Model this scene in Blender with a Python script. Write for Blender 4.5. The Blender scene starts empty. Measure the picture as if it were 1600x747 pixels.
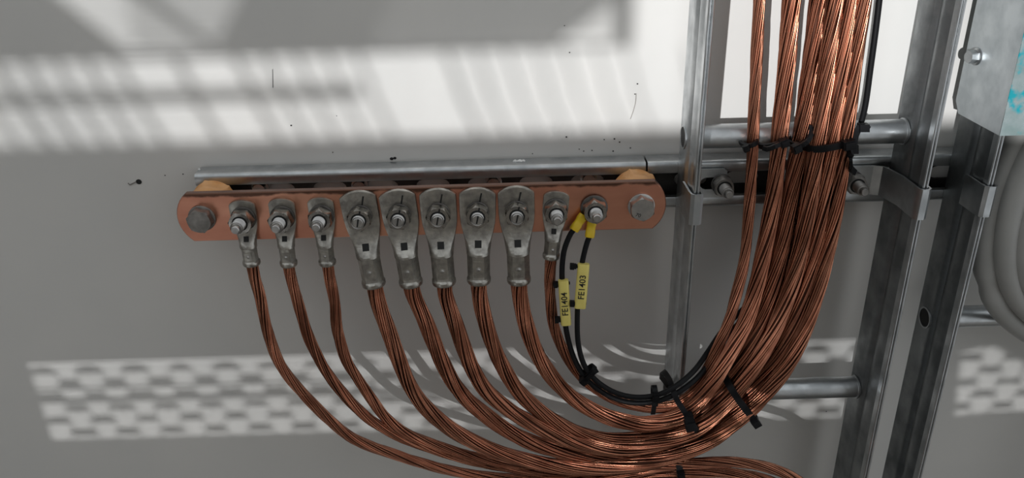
import bpy, bmesh, math, random
from mathutils import Vector, Matrix, Quaternion
from mathutils.geometry import tessellate_polygon

random.seed(7)
SC = bpy.context.scene
COL = SC.collection
MM = 0.001

# ------------------------------------------------------------------ camera
F_PX = 1274.826
CAM = Vector((0.06573, -0.64495, 0.24542))
RIGHT = Vector((0.9995864, -0.0190041, -0.0215836))
DOWN = Vector((-0.0275804, -0.4209657, -0.9066571))
FWD = Vector((0.0081443, 0.9068774, -0.4213158))
cam_data = bpy.data.cameras.new('camera')
cam_data.sensor_width = 36.0
cam_data.lens = F_PX / 1600.0 * 36.0
cam_data.clip_start = 0.01
cam_data.clip_end = 60
cam = bpy.data.objects.new('camera', cam_data)
COL.objects.link(cam)
m = Matrix((RIGHT, -DOWN, -FWD)).transposed().to_4x4()
m.translation = CAM
cam.matrix_world = m
SC.camera = cam

# ------------------------------------------------------------------ light
SC.view_settings.view_transform = 'Standard'
SC.view_settings.look = 'None'
SC.view_settings.exposure = 0.0
SC.view_settings.gamma = 1.0
SC.view_settings.use_curve_mapping = False

world = bpy.data.worlds.new('world')
SC.world = world
world.use_nodes = True
bg = world.node_tree.nodes['Background']
bg.inputs[0].default_value = (0.93, 0.97, 1.0, 1)
bg.inputs[1].default_value = 0.62

SUN_DIR = Vector((0.42, 1.0, -0.16)).normalized()
sun_data = bpy.data.lights.new('sun', 'SUN')
sun_data.energy = 3.4
sun_data.angle = math.radians(0.52)
sun_data.color = (0.975, 0.985, 1.0)
sun = bpy.data.objects.new('sun', sun_data)
sun.rotation_euler = SUN_DIR.to_track_quat('-Z', 'Y').to_euler()
sun.location = (-1.5, -3.0, 1.5)
COL.objects.link(sun)

REAR_LOW, REAR_HIGH = 0.95, 2.0      # distances of the two added sun-shaping partitions from the wall, metres


# ------------------------------------------------------------------ helpers
def P(px, py, d):
    """point seen at photo pixel (px,py) lying d millimetres in front of the wall"""
    r = FWD + RIGHT * ((px - 800.0) / F_PX) + DOWN * ((py - 373.5) / F_PX)
    t = (-d * MM - CAM.y) / r.y
    return CAM + r * t


def W(x, d, z):
    return Vector((x * MM, -d * MM, z * MM))


def mesh_obj(name, verts, faces, mat, parent=None, smooth=False):
    me = bpy.data.meshes.new(name)
    me.from_pydata([tuple(v) for v in verts], [], faces)
    bm = bmesh.new()
    bm.from_mesh(me)
    bmesh.ops.recalc_face_normals(bm, faces=bm.faces)
    bm.to_mesh(me)
    bm.free()
    if smooth:
        for p in me.polygons:
            p.use_smooth = True
        if smooth != 'all':
            try:
                me.set_sharp_from_angle(angle=math.radians(38))
            except Exception:
                pass
    me.materials.append(mat)
    o = bpy.data.objects.new(name, me)
    COL.objects.link(o)
    if parent is not None:
        o.parent = parent
        o.matrix_parent_inverse = parent.matrix_world.inverted()
    return o


def tag(o, label=None, cat=None, group=None, kind=None):
    if label:
        o['label'] = label
    if cat:
        o['category'] = cat
    if group:
        o['group'] = group
    if kind:
        o['kind'] = kind
    return o


def empty(name, loc, label, cat, group=None):
    o = bpy.data.objects.new(name, None)
    o.empty_display_size = 0.01
    o.location = loc
    COL.objects.link(o)
    o.matrix_world = Matrix.Translation(loc)
    tag(o, label, cat, group)
    return o


class Geo:
    """collects shapes of one part"""
    def __init__(self):
        self.v = []
        self.f = []

    def add(self, verts, faces):
        n = len(self.v)
        self.v += [Vector(v) for v in verts]
        self.f += [tuple(i + n for i in f) for f in faces]
        return self

    def box(self, c, ax, ay, az):
        """box about centre c with half-vectors ax ay az"""
        c = Vector(c)
        vs = [c + ax * sx + ay * sy + az * sz for sx in (-1, 1) for sy in (-1, 1) for sz in (-1, 1)]
        fs = [(0, 1, 3, 2), (4, 6, 7, 5), (0, 4, 5, 1), (2, 3, 7, 6), (0, 2, 6, 4), (1, 5, 7, 3)]
        return self.add(vs, fs)

    def loft(self, rings, cap=True, closed=False):
        n = len(rings[0])
        vs = [v for r in rings for v in r]
        fs = []
        R = len(rings)
        for i in range(R if closed else R - 1):
            j = (i + 1) % R
            for k in range(n):
                l = (k + 1) % n
                fs.append((i * n + k, i * n + l, j * n + l, j * n + k))
        if cap and not closed:
            fs.append(tuple(range(n - 1, -1, -1)))
            fs.append(tuple((R - 1) * n + k for k in range(n)))
        return self.add(vs, fs)

    def revolve(self, org, axis, prof, n=24, cap=True, lobes=None):
        """prof: list of (height, radius) along axis"""
        axis = Vector(axis).normalized()
        u = axis.orthogonal().normalized()
        w = axis.cross(u)
        rings = []
        for h, r in prof:
            ring = []
            for k in range(n):
                a = 2 * math.pi * k / n
                rr = r * (lobes(a, h) if lobes else 1.0)
                ring.append(Vector(org) + axis * h + (u * math.cos(a) + w * math.sin(a)) * rr)
            rings.append(ring)
        return self.loft(rings, cap)

    def tube(self, pts, rad, n=8, cap=True):
        fr = frames(pts)
        rings = []
        for i, (p, (t, u, w)) in enumerate(zip(pts, fr)):
            r = rad[i] if isinstance(rad, (list, tuple)) else rad
            rings.append([p + (u * math.cos(2 * math.pi * k / n) + w * math.sin(2 * math.pi * k / n)) * r for k in range(n)])
        return self.loft(rings, cap)

    def plate(self, outline, holes, to3d, t0, t1):
        """flat plate; outline/holes lists of 2D points, to3d(u,v,t) -> point"""
        loops = [[Vector((u, v, 0)) for u, v in lp] for lp in [outline] + list(holes)]
        flat = [p for lp in loops for p in lp]
        tris = tessellate_polygon(loops)
        N = len(flat)
        vs = [to3d(p.x, p.y, t0) for p in flat] + [to3d(p.x, p.y, t1) for p in flat]
        fs = [tuple(t) for t in tris] + [tuple(N + i for i in reversed(t)) for t in tris]
        s = 0
        for lp in loops:
            n = len(lp)
            for k in range(n):
                a, b = s + k, s + (k + 1) % n
                fs.append((a, b, N + b, N + a))
            s += n
        return self.add(vs, fs)

    def obj(self, name, mat, parent=None, smooth=False):
        return mesh_obj(name, self.v, self.f, mat, parent, smooth)


def frames(pts):
    n = len(pts)
    T = []
    for i in range(n):
        a = pts[max(0, i - 1)]
        b = pts[min(n - 1, i + 1)]
        T.append((b - a).normalized())
    u = T[0].orthogonal().normalized()
    out = []
    for i in range(n):
        if i:
            q = T[i - 1].rotation_difference(T[i])
            u = (q @ u)
            u = (u - T[i] * u.dot(T[i])).normalized()
        out.append((T[i], u, T[i].cross(u)))
    return out


def curve(way, step):
    """Catmull-Rom through way points, resampled evenly"""
    w = [Vector(p) for p in way]
    w = [w[0] * 2 - w[1]] + w + [w[-1] * 2 - w[-2]]
    dense = []
    for i in range(1, len(w) - 2):
        p0, p1, p2, p3 = w[i - 1], w[i], w[i + 1], w[i + 2]
        t0 = 0.0
        t1 = t0 + max(1e-6, (p1 - p0).length ** 0.5)
        t2 = t1 + max(1e-6, (p2 - p1).length ** 0.5)
        t3 = t2 + max(1e-6, (p3 - p2).length ** 0.5)
        for k in range(24):
            t = t1 + (t2 - t1) * k / 24.0
            a1 = p0 * ((t1 - t) / (t1 - t0)) + p1 * ((t - t0) / (t1 - t0))
            a2 = p1 * ((t2 - t) / (t2 - t1)) + p2 * ((t - t1) / (t2 - t1))
            a3 = p2 * ((t3 - t) / (t3 - t2)) + p3 * ((t - t2) / (t3 - t2))
            b1 = a1 * ((t2 - t) / (t2 - t0)) + a2 * ((t - t0) / (t2 - t0))
            b2 = a2 * ((t3 - t) / (t3 - t1)) + a3 * ((t - t1) / (t3 - t1))
            dense.append(b1 * ((t2 - t) / (t2 - t1)) + b2 * ((t - t1) / (t2 - t1)))
    dense.append(w[-2])
    for _ in range(30):
        dense = [dense[0]] + [(dense[i - 1] + dense[i] * 2 + dense[i + 1]) * 0.25 for i in range(1, len(dense) - 1)] + [dense[-1]]
    L = [0.0]
    for a, b in zip(dense, dense[1:]):
        L.append(L[-1] + (b - a).length)
    n = max(2, int(L[-1] / step))
    out = []
    j = 0
    for i in range(n + 1):
        s = L[-1] * i / n
        while j < len(L) - 2 and L[j + 1] < s:
            j += 1
        f = (s - L[j]) / max(1e-9, L[j + 1] - L[j])
        out.append(dense[j].lerp(dense[j + 1], f))
    return out


def stadium(cx, cy, hw, hh, n=6):
    """slot: half length hw, half height hh"""
    pts = []
    for k in range(n + 1):
        a = -math.pi / 2 + math.pi * k / n
        pts.append((cx + hw - hh + hh * math.cos(a), cy + hh * math.sin(a)))
    for k in range(n + 1):
        a = math.pi / 2 + math.pi * k / n
        pts.append((cx - hw + hh + hh * math.cos(a), cy + hh * math.sin(a)))
    return pts


# ------------------------------------------------------------------ materials
def material(name, color, metallic=0.0, rough=0.5, color2=None, nscale=60.0, ndetail=4.0, lo=0.35, hi=0.65,
             bump=0.0, bscale=300.0, rough2=None, coat=0.0, spec=0.5, stretch=None):
    mt = bpy.data.materials.new(name)
    mt.use_nodes = True
    nt = mt.node_tree
    b = nt.nodes['Principled BSDF']
    b.inputs['Base Color'].default_value = (*color, 1)
    b.inputs['Metallic'].default_value = metallic
    b.inputs['Roughness'].default_value = rough
    b.inputs['Specular IOR Level'].default_value = spec
    if coat:
        b.inputs['Coat Weight'].default_value = coat
        b.inputs['Coat Roughness'].default_value = 0.25
    tc = nt.nodes.new('ShaderNodeTexCoord')
    geo_out = tc.outputs['Object']
    if stretch:
        mp = nt.nodes.new('ShaderNodeMapping')
        mp.inputs['Scale'].default_value = stretch
        nt.links.new(geo_out, mp.inputs['Vector'])
        geo_out = mp.outputs['Vector']
    if color2 or rough2 is not None:
        nz = nt.nodes.new('ShaderNodeTexNoise')
        nz.inputs['Scale'].default_value = nscale
        nz.inputs['Detail'].default_value = ndetail
        nt.links.new(geo_out, nz.inputs['Vector'])
        rp = nt.nodes.new('ShaderNodeMapRange')
        rp.inputs['From Min'].default_value = lo
        rp.inputs['From Max'].default_value = hi
        nt.links.new(nz.outputs['Fac'], rp.inputs['Value'])
        if color2:
            mx = nt.nodes.new('ShaderNodeMix')
            mx.data_type = 'RGBA'
            mx.inputs[6].default_value = (*color, 1)
            mx.inputs[7].default_value = (*color2, 1)
            nt.links.new(rp.outputs[0], mx.inputs[0])
            nt.links.new(mx.outputs[2], b.inputs['Base Color'])
        if rough2 is not None:
            rr = nt.nodes.new('ShaderNodeMapRange')
            rr.inputs['To Min'].default_value = rough
            rr.inputs['To Max'].default_value = rough2
            nt.links.new(rp.outputs[0], rr.inputs['Value'])
            nt.links.new(rr.outputs[0], b.inputs['Roughness'])
    if bump:
        nb = nt.nodes.new('ShaderNodeTexNoise')
        nb.inputs['Scale'].default_value = bscale
        nb.inputs['Detail'].default_value = 3
        nt.links.new(geo_out, nb.inputs['Vector'])
        bp = nt.nodes.new('ShaderNodeBump')
        bp.inputs['Strength'].default_value = bump
        bp.inputs['Distance'].default_value = 0.001
        nt.links.new(nb.outputs['Fac'], bp.inputs['Height'])
        nt.links.new(bp.outputs['Normal'], b.inputs['Normal'])
    return mt


M = {}
M['wall'] = material('wall_paint', (0.70, 0.685, 0.655), 0, 0.42, (0.665, 0.655, 0.63), 9.0, 5, bump=0.03, bscale=45, spec=0.45)
M['rear'] = material('added_mask_paint', (0.43, 0.40, 0.37), 0, 0.6, (0.37, 0.345, 0.315), 3.0)  # paint of the added partitions, warmed for its bounce light
M['floor'] = material('concrete', (0.24, 0.22, 0.2), 0, 0.7, (0.18, 0.17, 0.155), 8.0, bump=0.2, bscale=40)
M['galv'] = material('galvanised_steel', (0.60, 0.62, 0.63), 1, 0.30, (0.44, 0.46, 0.47), 55, 5, rough2=0.46, bump=0.12, bscale=260)
M['galv_shaded'] = material('shaded_galvanised_steel', (0.34, 0.355, 0.36), 1, 0.36, (0.22, 0.232, 0.238), 40, 6, rough2=0.55, bump=0.15, bscale=220)  # darker copy: shade and dark reflections on the rails put into the colour
M['galv_lit'] = material('lit_galvanised_steel', (0.74, 0.78, 0.79), 0.6, 0.46, (0.58, 0.62, 0.63), 60, 5, rough2=0.62, bump=0.1, bscale=300)  # lighter copy: sunlit look of the cover flange put into the colour
M['copper'] = material('bare_copper_wire', (0.66, 0.30, 0.19), 1, 0.22, (0.42, 0.17, 0.105), 60, 5, rough2=0.36)
nt_ = M['copper'].node_tree
b_ = nt_.nodes['Principled BSDF']
at_ = nt_.nodes.new('ShaderNodeAttribute')
at_.attribute_name = 'tarnish'
mx_ = nt_.nodes.new('ShaderNodeMix')
mx_.data_type = 'RGBA'
mx_.blend_type = 'MULTIPLY'
mx_.inputs[0].default_value = 1.0
nt_.links.new(b_.inputs['Base Color'].links[0].from_socket, mx_.inputs[6])
nt_.links.new(at_.outputs['Color'], mx_.inputs[7])
nt_.links.new(mx_.outputs[2], b_.inputs['Base Color'])
M['copper_core'] = material('copper_core_gap_shade', (0.07, 0.03, 0.02), 1, 0.5)  # very dark colour paints the shade in gaps between wires
M['tin'] = material('tinned_copper_lug', (0.52, 0.50, 0.455), 1, 0.30, (0.31, 0.295, 0.27), 150, 6, rough2=0.46, bump=0.3, bscale=420)
M['steel'] = material('zinc_bolt_steel', (0.56, 0.55, 0.53), 1, 0.28, (0.42, 0.41, 0.40), 180, 4, rough2=0.42)
M['steel_dull'] = material('dull_bolt_steel', (0.36, 0.34, 0.32), 1, 0.42, (0.26, 0.25, 0.235), 160, 4, rough2=0.55)
M['washer'] = material('washer_steel_nut_shadow', (0.17, 0.16, 0.15), 1, 0.45, (0.11, 0.105, 0.10), 160, 4)  # darkened to paint the shadow ring around each nut
M['nut'] = material('nut_steel', (0.44, 0.42, 0.39), 1, 0.18, (0.30, 0.29, 0.27), 200, 4, rough2=0.36)
M['dark'] = material('hole_shade_and_print', (0.012, 0.012, 0.012), 0, 0.7)  # near-black paints the shade inside holes; bolt print uses it too
M['ink'] = material('black_ink', (0.01, 0.01, 0.01), 0, 0.6)
M['black'] = material('black_plastic', (0.008, 0.008, 0.009), 0, 0.42, spec=0.16)
M['rubber'] = material('black_pvc_sheath', (0.009, 0.009, 0.010), 0, 0.45, spec=0.16)
M['yellow'] = material('yellow_vinyl', (0.80, 0.56, 0.02), 0, 0.4, (0.72, 0.48, 0.015), 120)
M['marker'] = material('pale_yellow_marker', (0.80, 0.68, 0.19), 0, 0.35, (0.74, 0.62, 0.17), 90)
M['insul'] = material('tan_resin', (0.72, 0.37, 0.14), 0, 0.42, (0.60, 0.29, 0.10), 45, 5, bump=0.1, bscale=200)
M['hose'] = material('grey_hose', (0.43, 0.43, 0.415), 0, 0.42, (0.38, 0.38, 0.365), 30, bump=0.05, bscale=80)
M['strut_in'] = material('shaded_strut_steel', (0.075, 0.072, 0.07), 1, 0.55, (0.05, 0.048, 0.045), 60, 4)  # darkened colour stands in for shade inside the channel
M['white_bit'] = material('white_plaster_crumb', (0.8, 0.8, 0.78), 0, 0.8)


def bar_material():
    """copper bar: bright rubbed copper with an oxidised fringe along its long edges"""
    mt = material('busbar_copper', (0.82, 0.41, 0.28), 1, 0.30, (0.64, 0.265, 0.18), 28, 6, rough2=0.44, bump=0.04, bscale=160,
                  stretch=(0.25, 1, 1))
    nt = mt.node_tree
    b = nt.nodes['Principled BSDF']
    src = b.inputs['Base Color'].links[0].from_socket
    tc = nt.nodes.new('ShaderNodeTexCoord')
    sep = nt.nodes.new('ShaderNodeSeparateXYZ')
    nt.links.new(tc.outputs['Object'], sep.inputs[0])
    nz = nt.nodes.new('ShaderNodeTexNoise')
    nz.inputs['Scale'].default_value = 55
    nz.inputs['Detail'].default_value = 6
    nt.links.new(tc.outputs['Object'], nz.inputs['Vector'])
    ad = nt.nodes.new('ShaderNodeMath')
    ad.operation = 'MULTIPLY_ADD'
    ad.inputs[1].default_value = 0.0085
    nt.links.new(nz.outputs['Fac'], ad.inputs[0])
    nt.links.new(sep.outputs['Z'], ad.inputs[2])
    mr = nt.nodes.new('ShaderNodeMapRange')
    mr.inputs['From Min'].default_value = 0.0205
    mr.inputs['From Max'].default_value = 0.0222
    nt.links.new(ad.outputs[0], mr.inputs['Value'])
    mx = nt.nodes.new('ShaderNodeMix')
    mx.data_type = 'RGBA'
    mx.inputs[7].default_value = (0.16, 0.085, 0.06, 1)
    nt.links.new(mr.outputs[0], mx.inputs[0])
    nt.links.new(src, mx.inputs[6])
    nt.links.new(mx.outputs[2], b.inputs['Base Color'])
    return mt


M['bar'] = bar_material()


def film_material():
    """galvanised cover sheet with scraps of cyan protective film"""
    mt = material('filmed_galvanised_steel', (0.62, 0.70, 0.70), 1, 0.22, (0.42, 0.55, 0.54), 70, 6, rough2=0.4, bump=0.25, bscale=180)
    nt = mt.node_tree
    b = nt.nodes['Principled BSDF']
    src = b.inputs['Base Color'].links[0].from_socket
    tc = nt.nodes.new('ShaderNodeTexCoord')
    nz = nt.nodes.new('ShaderNodeTexNoise')
    nz.inputs['Scale'].default_value = 48
    nz.inputs['Detail'].default_value = 4
    nt.links.new(tc.outputs['Object'], nz.inputs['Vector'])
    mr = nt.nodes.new('ShaderNodeMapRange')
    mr.inputs['From Min'].default_value = 0.53
    mr.inputs['From Max'].default_value = 0.60
    nt.links.new(nz.outputs['Fac'], mr.inputs['Value'])
    mx = nt.nodes.new('ShaderNodeMix')
    mx.data_type = 'RGBA'
    mx.inputs[7].default_value = (0.05, 0.62, 0.72, 1)
    nt.links.new(mr.outputs[0], mx.inputs[0])
    nt.links.new(src, mx.inputs[6])
    nt.links.new(mx.outputs[2], b.inputs['Base Color'])
    return mt


M['film'] = film_material()

# ------------------------------------------------------------------ the room
g = Geo()
g.box((0.1, 0.02, 0.0), Vector((2.2, 0, 0)), Vector((0, 0.02, 0)), Vector((0, 0, 1.2)))
wall = tag(g.obj('wall_front', M['wall']), kind='structure')
g = Geo()
g.box((0.1, -0.8, -1.22), Vector((2.2, 0, 0)), Vector((0, 0.9, 0)), Vector((0, 0, 0.02)))
tag(g.obj('floor', M['floor']), kind='structure')

# marks on the wall
def wall_mark(name, pts, mat, th=0.0003):
    g = Geo()
    g.plate([(p.x, p.z) for p in pts], [], lambda u, v, t: Vector((u, -t, v)), -0.0005, th)
    return g.obj(name, mat, wall)


def disc_px(px, py, rx, ry, n=14):
    c = P(px, py, 0)
    return [c + Vector((rx * MM * math.cos(2 * math.pi * k / n), 0, ry * MM * math.sin(2 * math.pi * k / n))) for k in range(n)]


wall_mark('screw_hole_shade', disc_px(217, 284, 2.4, 2.2), M['dark'])  # flat dark disc paints the unlit depth of the hole
g = Geo()
g.tube(curve([P(x, y, 0.4) for x, y in ((213, 284), (207, 287), (203, 289), (200, 286))], 0.002), 0.0005, 5)
g.obj('scratch', M['steel_dull'], wall)
wall_mark('scratch', [P(425.7, 108, 0), P(426.3, 108, 0), P(427.0, 137, 0), P(426.1, 137, 0)], M['ink'])
for (x, y, a) in ((455, 196, .8), (612, 248, 1.6), (617, 247, 1.4), (286, 272, .6), (258, 274, .6), (885, 214, .8), (832, 240, .5),
                  (960, 217, .8), (968, 222, .7), (944, 218, .6), (912, 236, .6), (925, 235, .6), (958, 236, .7), (985, 231, .6),
                  (992, 147, .6), (996, 131, .7), (890, 82, .6), (882, 40, .5), (1291, 643, .6), (526, 181, .4), (520, 238, .5), (905, 233, .5)):
    wall_mark('speck', disc_px(x, y, a, a * .8, 8), M['ink'])
g = Geo()
g.tube(curve([P(x, y, 0.2) for x, y in ((994, 146), (993, 160), (989, 175), (985, 186))], 0.003), 0.00035, 5)
g.obj('scratch', M['steel_dull'], wall)

# unseen partitions added to shape the sun into patches, bars across their openings
def to_rear(px, py, back):
    q = P(px, py, 0) - SUN_DIR * (back / SUN_DIR.y)
    return (q.x, q.z)


def plane3(back):
    return lambda u, v, t: Vector((u, -back - t, v))


def rect_rear(back, px0, px1, pyc, py0, py1):
    """upright rectangle: x from px0 to px1 measured at row pyc, z from rows py0 py1 measured at px 600"""
    return to_rear(px0, pyc, back)[0], to_rear(px1, pyc, back)[0], to_rear(600, py1, back)[1], to_rear(600, py0, back)[1]


def rbar(g, back, a, b, w):
    """flat bar across an opening between two points of the partition plane"""
    p3 = plane3(back)
    A, B = p3(a[0], a[1], 0.002), p3(b[0], b[1], 0.002)
    t = (B - A)
    sd = Vector((0, 1, 0)).cross(t).normalized()
    g.box((A + B) / 2, t * 0.5, sd * (w * 0.5 * MM), Vector((0, 0.001, 0)))


def screen(g, back, x0, x1, z0, z1, pitch, fill):
    """fine horizontal bars added to dim the sun through an opening"""
    z = z0 + pitch * .5
    while z < z1:
        rbar(g, back, (x0, z), (x1, z), pitch * fill / MM)
        z += pitch


H = REAR_HIGH
XA0, XA1, ZA0, ZA1 = rect_rear(H, -260, 1700, 150, 82, 213)
XR0 = to_rear(985, 60, H)[0]
ZTOP = to_rear(1200, -130, H)[1]
hole_a = [(XA0, ZA0), (XA1, ZA0), (XA1, ZTOP), (XR0, ZTOP), (XR0, ZA1), (XA0, ZA1)]
hole_b = [to_rear(20, -60, H), to_rear(130, -60, H), to_rear(322, 74, H), to_rear(195, 78, H)]
hole_c = [to_rear(175, -60, H), to_rear(395, -60, H), to_rear(338, 68, H), to_rear(334, 68, H)]
hole_d = [to_rear(640, -60, H), to_rear(960, -60, H), to_rear(960, 66, H), to_rear(570, 70, H)]
ZSPLIT = P(600, 330, 0).z
g = Geo()
g.plate([(-2.4, ZSPLIT + .22), (0.5, ZSPLIT + .22), (0.5, 1.3), (-2.4, 1.3)], [hole_a, hole_b, hole_c, hole_d], plane3(H), 0.0, 0.004)
rear = tag(g.obj('added_sun_mask_upper', M['rear']), kind='structure')  # unseen sheet added so the sun lands only in patches
g = Geo()
zm = (ZA0 + ZA1) / 2 + 0.004
xe = to_rear(980, 150, H)[0]
rbar(g, H, (XA0, zm), (to_rear(560, 150, H)[0], zm), 12)
for k in range(10):
    screen(g, H, to_rear(-260 + k * 115, 150, H)[0], to_rear(-260 + (k + 1) * 115, 150, H)[0], ZA0, ZA1, .005, max(.02, .42 - .045 * k))
rng = random.Random(3)
x = XA0 + 0.02
while x < xe + 0.05:
    f = (x - XA0) / (xe - XA0)
    w = 11.0 * (1 - 0.8 * f) * rng.uniform(0.75, 1.1)
    if rng.random() > 0.35 * f:
        rbar(g, H, (x - 0.004, ZA1), (x + 0.006, zm), w * .85)
        rbar(g, H, (x + 0.004, zm), (x + 0.020, ZA0), w * .8)
    x += 0.0235
tag(g.obj('gobo_bars', M['steel_dull'], rear), kind='stuff')  # bars made up to break the upper sun band into blobs
g = Geo()
xb, zb_ = to_rear(20, -60, H)[0], to_rear(20, 80, H)[1]
screen(g, H, xb, to_rear(180, -60, H)[0], zb_, to_rear(20, -60, H)[1], .005, .48)
screen(g, H, to_rear(180, -60, H)[0], to_rear(400, -60, H)[0], zb_, to_rear(20, -60, H)[1], .005, .68)
screen(g, H, to_rear(540, -60, H)[0], to_rear(980, -60, H)[0], zb_, to_rear(20, -60, H)[1], .005, .35)
for k in range(22):
    f = k / 21.0
    rbar(g, H, to_rear(610 + f * 420, -62, H), to_rear(430 + f * 420, 76, H), 4.5)
tag(g.obj('gobo_bars', M['steel_dull'], rear), kind='stuff')  # bars made up to dim and streak the diagonal sun patches

# lower added partition, nearer; bars shape the sun, a gap brightens the bar's reflection
H = REAR_LOW
XB0, XB1, ZB0, ZB1 = rect_rear(H, 58, 1330, 620, 553, 673)
hole_e = [(XB0, ZB0), (XB1, ZB0), (XB1, ZB1), (XB0, ZB1)]
hole_f = [to_rear(1500, 548, H), to_rear(1550, 540, H), to_rear(1640, 590, H), to_rear(1640, 640, H), to_rear(1490, 648, H)]
reflection_gap = [(-1.25, -1.1), (-0.42, -1.1), (-0.42, -0.26), (-1.25, -0.26)]  # gap added to brighten the reflection in the bar's left end
g = Geo()
g.plate([(-1.9, -1.2), (0.75, -1.2), (0.75, ZSPLIT + .155), (-1.9, ZSPLIT + .155)], [hole_e, hole_f, reflection_gap], plane3(H), 0.0, 0.004)
rear2 = tag(g.obj('added_sun_mask_lower', M['rear']), kind='structure')  # unseen sheet added to mask the sun around the lower band
g = Geo()
screen(g, H, XB0, XB1 + .25, ZB0, ZB1, .003, .56)
PX_, PZ_ = 0.0425, 0.0142
rows = int((ZB1 - ZB0) / PZ_) + 1
rng = random.Random(5)
for r in range(rows):
    z = ZB1 - r * PZ_ - 0.008
    x = XB0 + (0.5 * PX_ if r % 2 else 0.0) + .012
    if r in (2, 3):
        rbar(g, H, (XB0, z + .0085), (XB1, z + .0085), 5 if r == 3 else 3)
    while x < XB1 + .25:
        n = 12
        hw, hh = .0125 * rng.uniform(.85, 1.15), .0043 * rng.uniform(.85, 1.15)
        ring = [(x + hw * math.cos(2 * math.pi * k / n), z + hh * math.sin(2 * math.pi * k / n)) for k in range(n)]
        g.plate(ring, [], plane3(H), 0.001, 0.003)
        rbar(g, H, (x + 0.008, z), (x + PX_ / 2 - .005, z - PZ_), 1.2)
        rbar(g, H, (x - 0.008, z), (x - PX_ / 2 + .005, z - PZ_), 1.2)
        x += PX_
tag(g.obj('gobo_bars', M['steel_dull'], rear2), kind='stuff')  # lens and bar pattern made up to dapple the lower sun band
g = Geo()
g.box((-1.95, -1.2, -0.3), Vector((0.02, 0, 0)), Vector((0, 1.2, 0)), Vector((0, 0, 0.9)))
tag(g.obj('added_left_baffle', M['rear']), kind='structure')  # unseen dark panel added to darken reflections in the rails

# ------------------------------------------------------------------ strut channel
def strut(x0, x1, label, first_slot):
    root = empty('strut_channel', W((x0 + x1) / 2, 0, -20.5), label, 'strut')
    slots = []
    x = first_slot
    while x + 14 < x1 - 4:
        if x - 14 > x0 + 4:
            slots.append(stadium(x, 0, 14, 5.5))
        x += 43.0
    g = Geo()
    g.plate([(x0, -19), (x1, -19), (x1, 19), (x0, 19)], slots, lambda u, v, t: W(u, t, v), 5.0, 6.8)
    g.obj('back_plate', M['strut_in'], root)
    for s, nm in ((1, 'upper_flange'), (-1, 'lower_flange')):
        # outer skin, rounded corner, front lip and inward return
        prof = [(2.4, 20.5), (17.5, 20.5), (19.6, 19.9), (20.8, 18.4), (21, 16.5), (21, 11.5), (20.4, 10.7), (14.5, 10.7),
                (14.5, 12.6), (18.8, 12.6), (19, 16), (17.8, 18.4), (2.4, 18.4)]
        g = Geo()
        g.loft([[W(x, d, s * z) for d, z in prof] for x in (x0, x1)])
        g.obj(nm, M['galv'], root, True)
    return root


def end_x(px, py, d):
    return P(px, py, d).x / MM


SX0 = end_x(303, 275, 21)
SXJ = end_x(1011, 255, 21)
strut(SX0, SXJ - 0.8, 'long galvanised slotted strut channel fixed to wall behind the copper bar', SX0 + 62)
strut(SXJ + 0.8, 640, 'galvanised strut channel running behind both cable ladders', SXJ + 40)

# plaster crumbs on the strut
for (px, py, s) in ((812, 247, 2.6), (805, 252, 1.8), (818, 243, 1.6), (311, 262, .9)):
    c = P(px, py, 10)
    c.z = 0.0205 + 0.0006
    g = Geo()
    g.revolve(c - Vector((0, 0, .0008)), (0, 0, 1), [(0, s * MM * .7), (.0008, s * MM), (.0018, s * MM * .4)], 7,
              lobes=lambda a, h: 1 + .35 * math.sin(3 * a))
    g.obj('plaster_crumb', M['white_bit'], bpy.data.objects['strut_channel'])

# ------------------------------------------------------------------ fasteners
def add_hex(g, org, axis, af, h0, h1, rot=0.0, chamfer=0.8):
    """hexagon block from h0 to h1 (mm) along axis with chamfered outer corners"""
    axis = Vector(axis).normalized()
    up = Vector((0, 0, 1))
    u = (up - axis * up.dot(axis)).normalized()
    w = axis.cross(u)
    R = af / math.sqrt(3)
    N = 24
    def rad(a, cl):
        k = (a % (math.pi / 3)) - math.pi / 6
        return min(cl, (af / 2) / math.cos(k))
    rings = []
    for h, cl in ((h0, R), (h1 - chamfer, R), (h1, R * .88)):
        rings.append([Vector(org) + axis * (h * MM) + (u * math.cos(2 * math.pi * i / N + rot) + w * math.sin(2 * math.pi * i / N + rot)) * rad(2 * math.pi * i / N, cl) * MM for i in range(N)])
    g.loft(rings)


OUTW = Vector((0, -1, 0))


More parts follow.
